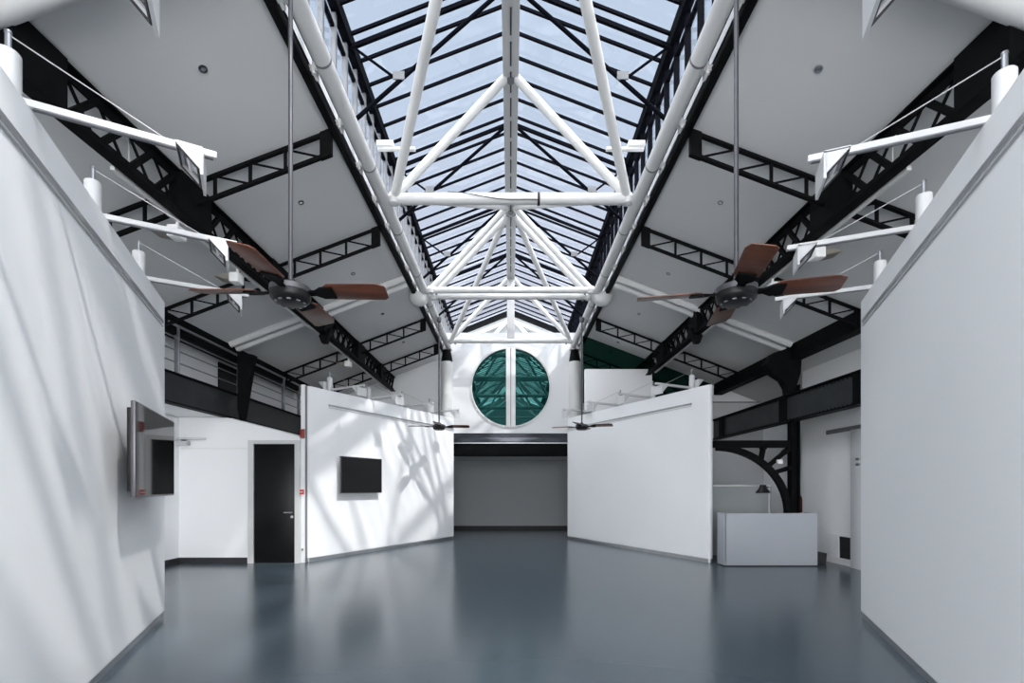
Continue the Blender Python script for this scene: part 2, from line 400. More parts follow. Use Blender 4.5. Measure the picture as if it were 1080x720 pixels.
# ------------------------------------------------------------------ white tubular trusses
WT, ZTIE, ZAP = 1.69, 5.64, 7.38
def node(b, p, r=.1):
    return b.lathe([(0, -r), (r*.7, -r*.7), (r, 0), (r*.7, r*.7), (0, r)], p, 16)
def truss(y, label, r, own=True, fwd=None, rear=None, post=False, second=None):
    t = thing('roof_truss', label, 'truss', (0, y, ZTIE), 'white tubular roof trusses')
    ys = [y] if second is None else [y, second]
    for yy in ys:
        tb = obj('tie_tube', B().tube((-WT+.04, yy, ZTIE), (WT-.04, yy, ZTIE), r, 20), M['wsteel'], t)
        for sd in (-1, 1):
            obj('end_bolt', B().tube((sd*(WT-.12), yy, ZTIE-r-.03), (sd*(WT-.12), yy, ZTIE+r+.03), .025, 10), M['grey_frame'], tb)
            obj('node', node(B(), (sd*WT, yy, ZTIE)), M['wsteel'], t)
            if own:
                obj('strut', B().tube((sd*(WT-.02), yy, ZTIE+.04), (sd*.09, yy, ZAP), .062, 16), M['wsteel'], t)
    for sd in (-1, 1):
        if fwd is not None: obj('strut', B().tube((sd*(WT-.03), y-.05, ZTIE+.04), (sd*.09, fwd, ZAP), .064, 16), M['wsteel'], t)
        if rear is not None: obj('strut', B().tube((sd*(WT-.06), y+.05, ZTIE+.04), (sd*.09, rear, ZAP), .055, 16), M['wsteel'], t)
    if post: obj('king_post', B().box(-.105, .105, y-.08, y+.08, ZTIE+.05, 7.40), M['gsteel'], t, bevel=.008)
    return t
t1 = truss(7.0, 'white tubular roof truss nearest in view, with a black clamp on its tie', .08, fwd=3.65, rear=10.2)
obj('clamp', B().tube((.385, 7.0, ZTIE), (.42, 7.0, ZTIE), .088, 20), M['black_plastic'], t1)
cp = [(x, 6.91-.0*abs(x), ZTIE+.05-.11*math.sin((x+.9)/.9*PI/2)**2 if x < 0 else ZTIE-.06) for x in [-.9+.1*i for i in range(14)]]
obj('cable', B().path(cp, .006, 6), M['rubber'], t1)
truss(10.22, 'white double tubular roof truss halfway down the hall', .066, second=10.56)
truss(13.7, 'white tubular roof truss in front of the round window wall', .076, fwd=10.5, post=True)
truss(17.0, 'white tubular roof truss at the far gable, behind the round window wall', .06)
truss(3.5, 'white double tubular truss above the camera, seen only mirrored in the round window', .066, second=3.84)
truss(.2, 'white tubular truss behind the camera, seen only mirrored in the round window', .076, fwd=-3.1, rear=3.4)

# white longitudinal tubes
for sd, nm in ((-1, 'left'), (1, 'right')):
    t = thing('eaves_tube', 'long white tube under the %s edge of the glass roof' % nm, 'tube', (sd*XT, 5, ZTB), 'white tubes along the glass roof')
    obj('pipe', B().tube((sd*XT, YB, ZTB), (sd*XT, 14.3, ZTB), .085, 24), M['wsteel'], t)
    for y in [1.6+1.55*k for k in range(9)]:
        obj('joint_ring', B().tube((sd*XT, y-.012, ZTB), (sd*XT, y+.012, ZTB), .0885, 24), M['grey_frame'], t)
    for y in [.5+.72*k for k in range(19)]:
        obj('bracket', B().box(sd*(XT+.06), sd*XP, y-.03, y+.03, ZTB-.03, ZTB+.03).box(sd*(XT+.10), sd*(XT+.13), y-.05, y+.05, ZTB-.07, ZTB+.07), M['wsteel'], t)
    obj('conduit', B().tube((sd*(XT+.115), YB, ZTB+.055), (sd*(XT+.115), 14.2, ZTB+.055), .012, 8), M['rubber'], t)
    e = tag(obj('edge_beam', B().box(sd*(XP-.03), sd*(XP+.05), YB, 15.2 if sd < 0 else 13.1, ZP-.07, ZP+.02), M['bsteel'], bevel=.004),
            'black steel edge beam where the %s ceiling meets the glass roof' % nm, 'beam', 'black ceiling edge beams')
    tag(obj('bowl_bracket', B().lathe([(0, -.21), (.09, -.19), (.15, -.148), (.19, -.088), (.21, 0), (.21, .02), (0, .02)], (sd*1.96, 10.32, 5.55), 28), M['wsteel']),
        'white half-bowl bracket under the %s tube at the double truss' % nm, 'bracket', 'white half-bowl brackets')
    c = thing('round_column', 'round white column with black tapered cap %s of the round window' % nm, 'column', (sd*1.89, 14.3, 0), 'white columns beside the round window')
    obj('shaft', B().tube((sd*1.89, 14.3, 0), (sd*1.89, 14.3, 5.18), .18, 32), M['wsteel'], c)
    obj('cap', B().lathe([(.176, 5.18), (.172, 5.2), (.115, 5.54), (0, 5.54)], (sd*1.89, 14.3, 0), 32), M['bsteel'], c)
    obj('head_plate', B().box(sd*1.74, sd*2.04, 14.18, 14.42, 5.54, 5.60), M['wsteel'], c)

# slim white lamps on the clerestory
for sd, nm in ((-1, 'left'), (1, 'right')):
    l = thing('batten_lamp', 'slim white lamp bar sticking out from the %s clerestory strip' % nm, 'lamp', (sd*2.0, 7.2, 6.48), 'lamp bars on the clerestory')
    obj('bar', B().box(sd*1.42, sd*1.98, 7.17, 7.23, 6.48, 6.52), M['white_plastic'], l, bevel=.005)
    obj('housing', B().box(sd*1.74, sd*1.99, 7.14, 7.26, 6.52, 6.60), M['white_plastic'], l, bevel=.01)

# ------------------------------------------------------------------ black lattice work under the aisle ceilings
GX = 3.68
def zc(x, d): return cz(x)-d
def lattice(sd, y, nm, which):
    t = thing('lattice_beam', 'black lattice beam under the %s ceiling, %s from the camera' % (nm, which), 'beam', (sd*3.7, y, zc(3.7, .3)), 'black lattice beams of the %s ceiling' % nm)
    xa, xb = XP+.04, 5.55
    obj('upper_chord', B().beam((sd*xa, y, zc(xa, .025)), (sd*xb, y, zc(xb, .025)), .05, .032), M['bsteel'], t)
    obj('lower_chord', B().beam((sd*xa, y, zc(xa, .275)), (sd*xb, y, zc(xb, .275)), .05, .034), M['bsteel'], t)
    obj('end_plate', B().prism([(sd*xa, y-.03, zc(xa, .0)), (sd*(xa+.13), y-.03, zc(xa+.13, .0)), (sd*(xa+.13), y-.03, zc(xa+.13, .3)), (sd*xa, y-.03, zc(xa, .3))], (0,.06,0)), M['bsteel'], t)
    xs = [xa+.13+.405*k for k in range(9)]
    for i, x in enumerate(xs):
        if x > xb: break
        if not (GX-.15 < x < GX+.15) and i:
            obj('post', B().beam((sd*x, y, zc(x, .02)), (sd*x, y, zc(x, .28)), .03, .03, up=(0,1,0)), M['bsteel'], t)
        x2 = x+.405
        if x2 < xb and not (x2 > GX-.1 and x < GX+.1 and abs((x+x2)/2-GX) < .12):
            obj('diagonal', B().beam((sd*x, y, zc(x, .27)), (sd*x2, y, zc(x2, .03)), .018, .018, up=(0,1,0)), M['bsteel'], t)
LY = [5.57, 7.62, 11.72, 13.77]
for i, y in enumerate(LY):
    lattice(-1, y, 'left', NTH[i])
    if y < 13: lattice(1, y, 'right', NTH[i])
for sd, nm in ((-1, 'left'), (1, 'right')):
    ye = 15.18 if sd < 0 else 13.08
    t = thing('lattice_girder', 'long black lattice girder running down the %s ceiling' % nm, 'girder', (sd*GX, 8, zc(GX, .5)), 'black lattice girders')
    zt, zb = zc(GX, .02), zc(GX, .47)
    for nm2, z, zo in (('upper_chord', zt-.02, -.045), ('lower_chord', zb, .045)):
        obj(nm2, B().box(sd*(GX-.065), sd*(GX+.065), 2.2, ye, z-.009, z+.009).box(sd*(GX-.010), sd*(GX+.010), 2.2, ye, z+zo-.045, z+zo+.045), M['bsteel'], t)
    blocks = [3.72] + LY[:2] + [9.6] + LY[2:]
    blocks = [q for q in blocks if q < ye]
    for q in blocks:
        w = .27 if q not in (3.72, 9.6) else .22
        obj('junction_plate', B().box(sd*(GX-.07), sd*(GX+.07), q-w, q+w, zb+.0, zt), M['bsteel'], t)
        if q == 9.6:
            obj('drop_gusset', B().prism([(sd*(GX-.15), q-.06, zb+.12), (sd*(GX+.17), q-.06, zb+.12), (sd*(GX+.06), q-.06, zb-.17), (sd*(GX-.04), q-.06, zb-.17)], (0,.12,0)), M['bsteel'], t)
    bps = [2.2]+blocks+[ye]
    for a, c in zip(bps, bps[1:]):
        a2, c2 = a+(.26 if a != 2.2 else 0), c-(.26 if c != ye else 0)
        nb = max(1, round((c2-a2)/.32)); st = (c2-a2)/nb
        for k in range(nb):
            y0, y1 = a2+k*st, a2+(k+1)*st
            obj('diagonal', B().beam((sd*GX, y0, zb+.02), (sd*GX, y1, zt-.04), .05, .045, up=(1,0,0)), M['bsteel'], t)
            obj('thin_diagonal', B().beam((sd*(GX+.015), y0, zt-.04), (sd*(GX+.015), y1, zb+.02), .022, .02, up=(1,0,0)), M['bsteel'], t)
    # lighting track beside the girder with small spots
    k = thing('lighting_track', 'white lighting track along the outer side of the %s lattice girder' % nm, 'track', (sd*3.97, 8, zc(3.97, .3)), 'white lighting tracks')
    obj('rail', B().beam((sd*3.79, 4.6, zc(3.97, .36)), (sd*3.79, ye-.4, zc(3.97, .36)), .045, .04), M['wsteel'], k)
    for q in (4.8, 6.5, 8.7, 10.6, 12.6):
        if q < ye: obj('hanger', B().tube((sd*3.79, q, zc(3.97, .35)), (sd*3.79, q, zc(3.79, .0)), .008, 6), M['wsteel'], k)
    for i, q in enumerate((5.5, 6.7, 11.3) if sd < 0 else (6.0, 7.0)):
        s = thing('track_spotlight', 'small white flood spot under the %s lighting track, %s from the camera' % (nm, NTH[i]), 'spotlight', (sd*3.97, q, zc(3.97, .5)), 'small spots on the lighting tracks')
        zz = zc(3.97, .38)
        obj('stem', B().tube((sd*3.79, q, zz), (sd*3.79, q, zz-.07), .018, 10), M['white_plastic'], s)
        obj('housing', B().box(sd*3.735, sd*3.865, q-.08, q+.08, zz-.19, zz-.06), M['white_plastic'], s, bevel=.012)
        obj('reflector_wing', B().prism([(sd*3.865, q-.09, zz-.17), (sd*4.05, q-.09, zz-.13), (sd*4.05, q-.09, zz-.115), (sd*3.865, q-.09, zz-.09)], (0,.18,0)), M['bronze'], s)

# white round beams below the ceilings at the column frames
for sd, nm in ((-1, 'left'), (1, 'right')):
    for y, wh, r in ((3.44, 'nearest the camera', .115), (9.40, 'nearer of the middle pair', .06), (9.62, 'farther of the middle pair', .075)):
        t = thing('round_beam', 'white round beam under the %s ceiling, %s' % (nm, wh), 'beam', (sd*3.7, y, zc(3.7, .2)), 'white round beams of the aisle ceilings')
        obj('pipe', B().tube((sd*(XP+.05), y, zc(XP+.05, r*.8)), (sd*5.45, y, zc(5.45, r*.8)), r, 24), M['ceil'], t)

# recessed downlights
for sd, nm in ((-1, 'left'), (1, 'right')):
    for i, y in enumerate((4.43, 6.5, 8.65, 10.64, 12.7)):
        if sd > 0 and y > 13: continue
        d = thing('downlight', 'round recessed downlight in the %s ceiling, %s from the camera' % (nm, NTH[i]), 'downlight', (sd*2.82, y, cz(2.82)), 'recessed downlights')
        ORG[d.name] = V((0,0,0))
        obj('ring', B().lathe([(.024, -.012), (.035, -.012), (.037, .0), (.024, .0), (.024, -.012)], n=24), M['rubber'] if sd < 0 else M['grey_frame'], d)
        obj('lens', B().lathe([(0, -.008), (.024, -.008), (.024, .0), (0, .0)], n=24), M['reflector'], d)
        d.rotation_euler = (0, sd*math.atan(SL), 0)
        d.location = (sd*2.82, y, cz(2.82)-.001)

# ------------------------------------------------------------------ eaves, columns, mezzanine
for sd, nm in ((-1, 'left'), (1, 'right')):
    tag(obj('eaves_beam', B().prism([(sd*5.5, YB, zc(5.5, 0)), (sd*5.72, YB, zc(5.72, 0)), (sd*5.72, YB, 3.98), (sd*5.5, YB, 3.98)], (0, (15.18 if sd < 0 else 13.1)-YB, 0)), M['bsteel']),
        'black steel eaves beam along the outer edge of the %s ceiling' % nm, 'beam', 'black eaves beams')
def P(px, py, Y): return V(((px-540)/510*Y, Y, (515-py)/510*Y+H))
# right: riveted I-beam and column with a curved bracket
ib = thing('girder_beam', 'charcoal riveted I-beam spanning the right aisle at half height', 'beam', (5.5, 8, 2.77))
obj('web', B().box(5.50, 5.53, 3.5, 13.1, 2.79, 3.28), M['beam'], ib)
obj('flange', B().box(5.42, 5.62, 3.5, 13.1, 3.275, 3.30), M['bsteel'], ib)
obj('flange', B().box(5.42, 5.62, 3.5, 13.1, 2.765, 2.79), M['bsteel'], ib)
for y in (9.72, 12.55, 7.6):
    obj('stiffener', B().box(5.44, 5.50, y-.10, y+.10, 2.79, 3.275), M['bsteel'], ib)
rv = B()
for k in range(64):
    y = 6.6+.1*k
    for z in (3.25, 2.815):
        rv.lathe([(0, -.012), (.012, -.008), (.012, .008), (0, .012)], (5.497, y, z), 6)
obj('rivets', rv, M['bsteel'], ib)
YC = 9.6
co = thing('steel_column', 'black steel column behind the reception desk with spread head', 'column', (5.62, YC, 0))
obj('shaft', B().box(5.535, 5.70, YC-.012, YC+.012, 0, 3.5).box(5.535, 5.56, YC-.08, YC+.08, 0, 3.5).box(5.675, 5.70, YC-.08, YC+.08, 0, 3.5), M['bsteel'], co)
hp = [(817,372),(835,366),(842,366),(847,377),(846,393),(840,412),(836,416),(833,416),(832,408),(827,400),(816,393),(809,384)]
obj('head_bracket', B().prism([P(x, y, YC-.1)for x, y in hp], (0,.2,0)), M['bsteel'], co)
ar = thing('arch_bracket', 'black quarter-arch steel bracket with spokes beside the right column', 'bracket', (4.9, YC, 1.0))
obj('top_rail', B().box(4.02, 5.53, YC-.06, YC+.06, 2.26, 2.40), M['bsteel'], ar)
def arc(a, b_, n=20): return [V((4.08+a*math.cos(t), YC-.05, .95+b_*math.sin(t))) for t in [PI/2*k/n for k in range(n+1)]]
obj('arc', B().band(arc(1.36, 1.25), arc(1.48, 1.37), (0,.10,0)), M['bsteel'], ar)
def apt(deg): t = math.radians(deg); return V((4.08+1.43*math.cos(t), YC, .95+1.32*math.sin(t)))
for deg, e in ((52, (5.02, YC, 2.3)), (45, (5.52, YC, 2.24)), (38, (5.54, YC, 1.86))):
    obj('spoke', B().beam(apt(deg), e, .08, .075, up=(0,1,0)), M['bsteel'], ar)
    obj('fillet', B().beam(V(e).lerp(apt(deg), .0), V(e).lerp(apt(deg), .22), .08, .15, up=(0,1,0)), M['bsteel'], ar)
tag(obj('emergency_light', B().box(5.24, 5.34, YC-.12, YC-.05, 1.93, 2.02), M['white_plastic'], bevel=.01), 'small white emergency light on the black arch bracket', 'light')
# left: mezzanine beam, railing, bracket
ib = thing('mezzanine_beam', 'long black I-beam carrying the mezzanine on the left', 'beam', (-5.5, 8, 2.83))
obj('web', B().box(-5.55, -5.52, 3.5, 13.05, 2.85, 3.33), M['beam'], ib)
obj('flange', B().box(-5.62, -5.46, 3.5, 13.08, 3.32, 3.345), M['bsteel'], ib)
obj('flange', B().box(-5.62, -5.46, 3.5, 13.08, 2.83, 2.855), M['bsteel'], ib)
obj('end_plate', B().box(-5.62, -5.46, 13.05, 13.08, 2.83, 3.345), M['bsteel'], ib)
bp = [(251.5,370),(260,372),(269,374),(267,383),(257,443),(254,443),(251.5,430)]
tag(obj('column_bracket', B().prism([P(x, y, 9.55) for x, y in bp], (0,.14,0)), M['bsteel']), 'black tapered steel bracket rising from the mezzanine beam to the ceiling', 'bracket')
rl = thing('railing', 'grey steel railing with horizontal bars on top of the mezzanine beam', 'railing', (-5.5, 8, 3.34))
for z in (4.13, 3.93, 3.72, 3.525):
    obj('bar', B().tube((-5.5, 3.6, z), (-5.5, 13.0, z), .024 if z > 4 else .012, 12), M['rod'], rl)
for y in (4.2, 6.1, 7.97, 9.8, 11.69, 12.55):
    obj('post', B().box(-5.54, -5.46, y-.012, y+.012, 3.34, 4.14), M['rod'], rl, bevel=.003)

# lamp under the mezzanine
sl = thing('strip_light', 'slim white strip light high on the wall left of the black door', 'lamp', (-6.1, 9.3, 2.26))
obj('tube_housing', B().box(-6.40, -5.87, 9.27, 9.33, 2.39, 2.43), M['arm_paint'], sl, bevel=.008)
obj('driver_box', B().box(-6.41, -6.20, 9.24, 9.36, 2.28, 2.36), M['arm_paint'], sl, bevel=.01)
obj('wall_arm', B().box(-6.34, -6.30, 9.30, 9.40, 2.36, 2.40).box(-6.0, -5.97, 9.30, 9.40, 2.40, 2.42), M['grey_frame'], sl)

# black door with frame and pier
d = struct('door_1', B().box(-4.98, -4.19, 9.385, 9.43, .01, 2.31), M['door'], 'black flush door between the white partition and the far left display wall', bevel=.003)
fr = B().box(-5.09, -4.985, 9.36, 9.50, 0, 2.385).box(-4.185, -4.10, 9.36, 9.50, 0, 2.385).box(-4.985, -4.185, 9.36, 9.50, 2.315, 2.385)
f = obj('frame', fr, M['wsteel'], d); f['label'] = 'white door frame'
hd = obj('handle', B().tube((-4.245, 9.388, .985), (-4.245, 9.33, .985), .012, 12).tube((-4.235, 9.335, .985), (-4.385, 9.335, .985), .014, 12), M['alu'], d)
hd['label'] = 'steel lever handle'
obj('lock', B().tube((-4.245, 9.39, .90), (-4.245, 9.37, .90), .026, 20), M['alu'], d)
tag(obj('wall_pier', B().box(-4.10, -4.025, 9.44, 9.53, 0, 3.48), M['wall'], bevel=.006), 'narrow white pier between the black door and the far left wall', 'pier')
tag(obj('gap_shade', B().box(-4.022, -4.010, 9.46, 9.52, 0, 3.46), M['grey_frame']), 'thin dark strip standing in for the shadow gap between the white pier and the far left wall', 'strip')  # the shade in the gap, put in as a dark strip
a = thing('fire_alarm_sounder', 'dark red alarm sounder high on the white pier', 'alarm', (-4.05, 9.5, 2.45))
obj('body', B().box(-4.09, -4.01, 9.375, 9.43, 2.44, 2.60), M['dred'], a, bevel=.012)
obj('base', B().box(-4.08, -4.02, 9.425, 9.44, 2.43, 2.61), M['rubber'], a)
a = thing('fire_call_point', 'red fire call point box at hand height on the white pier', 'alarm', (-4.09, 9.5, 1.33))
obj('body', B().box(-4.105, -4.03, 9.395, 9.44, 1.34, 1.43), M['red'], a, bevel=.008)
obj('window_strip', B().box(-4.095, -4.04, 9.39, 9.396, 1.372, 1.39), M['white_plastic'], a)
a = thing('wall_socket', 'white wall socket low on the white pier', 'socket', (-4.06, 9.5, .22))
obj('plate', B().box(-4.095, -4.03, 9.425, 9.44, .22, .30), M['white_plastic'], a, bevel=.004)
obj('insert', B().tube((-4.062, 9.426, .26), (-4.062, 9.421, .26), .022, 16), M['grey_frame'], a)

# reception desk, lamp, partition, extinguisher, vent
dk = thing('reception_desk', 'pale grey reception desk front in front of the black arch bracket', 'desk', (4.8, 9.1, 0))
obj('front_panel', B().box(3.99, 5.71, 9.0, 9.04, .02, .99), M['desk'], dk, bevel=.004)
obj('side_panel', B().box(3.97, 4.01, 9.0, 9.30, .02, .99), M['desk'], dk, bevel=.004)
obj('side_panel', B().box(5.67, 5.71, 9.03, 9.36, .02, .99), M['desk'], dk, bevel=.004)
obj('worktop', B().box(4.01, 5.67, 9.03, 9.36, .88, .91), M['desk'], dk)
obj('plinth', B().box(4.0, 5.70, 9.02, 9.28, 0, .02), M['rubber'], dk)
dl = thing('desk_lamp', 'black desk lamp with bell shade behind the reception desk', 'lamp', (4.91, 9.2, .91))
obj('base', B().lathe([(0, .91), (.085, .91), (.08, .93), (.02, .94), (0, .94)], (4.91, 9.2, 0), 24), M['black_plastic'], dl)
obj('stem', B().tube((4.91, 9.2, .93), (4.91, 9.2, 1.47), .008, 10), M['rod'], dl)
obj('arm', B().tube((4.91, 9.2, 1.47), (4.80, 9.2, 1.50), .009, 10), M['black_plastic'], dl)
obj('lamp_shade', B().lathe([(0, 1.52), (.055, 1.52), (.065, 1.46), (.125, 1.385), (.13, 1.365), (.12, 1.365), (.05, 1.45), (0, 1.46)], (4.80, 9.2, 0), 28), M['black_plastic'], dl)
pb = thing('counter_screen', 'low grey-green screen board behind the reception desk', 'screen', (4.9, 10.5, 0))
obj('board', B().box(4.3, 5.66, 10.5, 10.54, 0, 1.50), mat('grey_green_board', (.33, .36, .36), .55, noise=(2., .04)), pb)
obj('edge_strip', B().box(4.3, 5.66, 10.49, 10.55, 1.50, 1.525), M['white_plastic'], pb)
ex = thing('fire_extinguisher', 'red fire extinguisher on the wall behind the black column', 'extinguisher', (6.54, 11.0, .9))
obj('cylinder', B().lathe([(0, .90), (.075, .90), (.078, .93), (.078, 1.22), (.06, 1.28), (.025, 1.31), (0, 1.31)], (6.54, 11.0, 0), 24), M['dred'], ex)
obj('valve', B().box(6.51, 6.57, 10.97, 11.03, 1.31, 1.36), M['black_plastic'], ex)
obj('bracket', B().box(6.55, 6.86, 10.98, 11.02, 1.08, 1.12), M['grey_frame'], ex)
vt = thing('floor_vent', 'white-framed dark vent low on the right side wall', 'vent', (6.3, 9.2, 0))
obj('frame', B().box(6.27, 6.30, 8.87, 9.50, .10, .13).box(6.27, 6.30, 8.87, 9.50, .54, .57).box(6.27, 6.30, 9.24, 9.50, .13, .54).box(6.27, 6.30, 8.87, 8.90, .13, .54), M['wall'], vt)
obj('grille', B().box(6.28, 6.30, 8.90, 9.24, .13, .54), M['rubber'], vt)
tag(obj('black_bin', B().prism([(5.80, 9.35, 0), (6.1, 9.35, 0), (6.12, 9.35, .2), (5.78, 9.35, .2)], (0,.3,0)), M['rubber'], bevel=.01), 'low black box on the floor right of the reception desk', 'box')

# ------------------------------------------------------------------ televisions
def tv(label, a, d, out, L, z0, z1):
    a = V((*a, 0)); d = V((*d, 0)).normalized(); n_ = V((*out, 0)).normalized()
    t = thing('television', label, 'television', a+d*L/2+V((0,0,z0)), 'wall televisions')
    def bx(b, u0, u1, w0, w1, h0, h1):
        P_ = lambda u, w, h: a+d*u+n_*w+V((0,0,h))
        return b.hexa([P_(u0,w0,h0), P_(u1,w0,h0), P_(u1,w1,h0), P_(u0,w1,h0), P_(u0,w0,h1), P_(u1,w0,h1), P_(u1,w1,h1), P_(u0,w1,h1)])
    obj('back_shell', bx(B(), .03, L-.03, -.045, -.01, z0+.05, z1-.05), M['black_plastic'], t, bevel=.008)
    bz = bx(B(), 0, L, -.012, .018, z0, z1)
    obj('bezel', bz, M['bezel'], t, bevel=.004)
    obj('screen', bx(B(), .012, L-.012, .017, .0205, z0+.016, z1-.012), M['screen'], t)
    br = bx(B(), L/2-.18, L/2+.18, -.13, -.04, z0+.2, z1-.2)
    obj('wall_bracket', br, M['black_plastic'], t)
    obj('power_light', bx(B(), .05, .06, .018, .022, z0+.004, z0+.012), M['red'], t)
dN = V((-.45, 1, 0)).normalized(); nN = V((dN.y, -dN.x, 0))
aN = V((xl(3.67), 3.67, 0)) + nN*.19
tv('large wall television on the near left wall, seen edge-on', (aN.x, aN.y), (dN.x, dN.y), (nN.x, nN.y), 1.34, 1.38, 2.135)
dF = V((.528, 1, 0)).normalized(); nF = V((dF.y, -dF.x, 0))
aF = V((xfl(10.16), 10.16, 0)) + nF*.13
tv('flat black television on the far left display wall', (aF.x, aF.y), (dF.x, dF.y), (nF.x, nF.y), 1.22, 1.35, 2.13)

# ------------------------------------------------------------------ lamp arms and floodlights (local x points into the hall)
def make_arm():
    t = thing('lamp_arm', '', 'lamp arm', (0,0,0), 'lamp arms on the display walls')
    obj('post', B().lathe([(0, 0), (.055, 0), (.055, .28), (.048, .29), (0, .29)], (-.10, 0, 0), 20), M['arm_paint'], t)
    obj('rod', B().tube((-.10, 0, .285), (-.10, 0, .39), .015, 12).lathe([(0, .39), (.018, .39), (.016, .405), (0, .41)], (-.10, 0, 0), 12), M['rod'], t)
    obj('arm', B().box(-.08, .88, -.022, .022, .012, .052), M['arm_paint'], t, bevel=.003)
    obj('groove', B().box(-.0, .86, -.012, .012, .006, .013), M['grey_frame'], t)
    obj('stay_cable', B().tube((-.10, 0, .385), (.62, 0, .05), .004, 6), M['cable'], t)
    return t
def make_flood():
    t = thing('floodlight', '', 'floodlight', (0,0,0), 'floodlights on the lamp arms')
    x0, x1, hw, z0, z1 = .67, .80, .125, -.012, -.145
    obj('stem', B().tube((.72, 0, .015), (.72, 0, -.02), .02, 12), M['white_plastic'], t)
    # wedge body open on its slanted side: two cheeks, top plate, back plate
    b = B()
    for yy in (-hw, hw-.012):
        b.prism([(x0, yy, z0), (x1, yy, z0), (x1, yy, z1)], (0,.012,0))
    b.box(x0, x1+.012, -hw, hw, z0-.006, z0+.008)
    b.box(x1-.002, x1+.014, -hw, hw, z1-.03, z0+.004)
    obj('housing', b, M['arm_paint'], t)
    d = V((x1-x0, 0, z1-z0)).normalized(); nn = V((d.z, 0, -d.x))
    def rim(u0, u1, v0, v1, lift=0., th=.008):
        bb = B(); P_ = lambda u, v, k: V((x0,0,z0))+d*u+V((0,v,0))+nn*(lift+k)
        return bb.hexa([P_(u0,v0,0), P_(u1,v0,0), P_(u1,v1,0), P_(u0,v1,0), P_(u0,v0,th), P_(u1,v0,th), P_(u1,v1,th), P_(u0,v1,th)])
    Ld = math.hypot(x1-x0, z1-z0)
    fb = B()
    for q in ((.012, Ld-.012, -hw+.012, -hw+.023), (.012, Ld-.012, hw-.023, hw-.012), (.012, .023, -hw+.012, hw-.012), (Ld-.023, Ld-.012, -hw+.012, hw-.012)):
        sub = rim(*q); 
        me = bpy.data.meshes.new('tmp'); sub.bm.to_mesh(me); sub.bm.free(); fb.bm.from_mesh(me); bpy.data.meshes.remove(me)
    obj('gasket', fb, M['rubber'], t)
    obj('reflector', rim(.022, Ld-.022, -hw+.022, hw-.022, -.02, .006), M['reflector'], t)
    obj('lamp_tube', B().tube((x0+.065, -.07, z0-.045), (x0+.065, .07, z0-.045), .012, 12), M['white_plastic'], t)
    return t
arm0, fl0 = make_arm(), make_flood()
used = [False]
def put(x, y, z, ang, la, lf):
    if not used[0]:
        used[0] = True
        for o, l in ((arm0, la), (fl0, lf)):
            o.location = (x, y, z); o.rotation_euler = (0, 0, ang); o['label'] = l
    else:
        dup(arm0, (x, y, z), ang, la); dup(fl0, (x, y, z), ang, lf)
for i, y in enumerate((1.58, 2.70, 3.82, 4.94)):
    put(xl(y), y, 3.555, math.radians(28.3), 'white lamp arm with stay cable on the near left wall, %s from the camera' % NTH[i], 'white wedge floodlight under the %s lamp arm of the near left wall' % NTH[i])
for i, y in enumerate((1.66, 2.82, 3.98, 5.14)):
    put(xr(y), y, 3.555, math.radians(158), 'white lamp arm with stay cable on the near right wall, %s from the camera' % NTH[i], 'white wedge floodlight under the %s lamp arm of the near right wall' % NTH[i])
for i, y in enumerate((10.1, 11.1, 12.1, 13.1)):
    put(xfl(y), y, 3.485, math.radians(-27.9), 'white lamp arm on the far left display wall, %s from the camera' % NTH[i], 'white wedge floodlight under the %s lamp arm of the far left wall' % NTH[i])
for i, y in enumerate((9.9, 10.93, 11.96, 12.98)):
    put(xfr(y), y, 3.485, math.radians(180+26), 'white lamp arm on the far right display wall, %s from the camera' % NTH[i], 'white wedge floodlight under the %s lamp arm of the far right wall' % NTH[i])
# outward floodlights fixed to the last or first posts
def back_flood(x, y, z, ang, label):
    c, s_ = math.cos(ang), math.sin(ang)
    dup(fl0, (x + c*-.96, y + s_*-.96, z+.20), ang, label)
back_flood(xl(4.94), 4.94, 3.555, math.radians(28.3), 'white floodlight turned outward on the last post of the near left wall')
back_flood(xr(5.14), 5.14, 3.555, math.radians(158), 'white floodlight turned outward on the last post of the near right wall')
back_flood(xfl(10.1), 10.1, 3.485, math.radians(-27.9), 'white floodlight turned outward on the first post of the far left wall')
back_flood(xfr(9.9), 9.9, 3.485, math.radians(206), 'white floodlight turned outward on the first post of the far right wall')

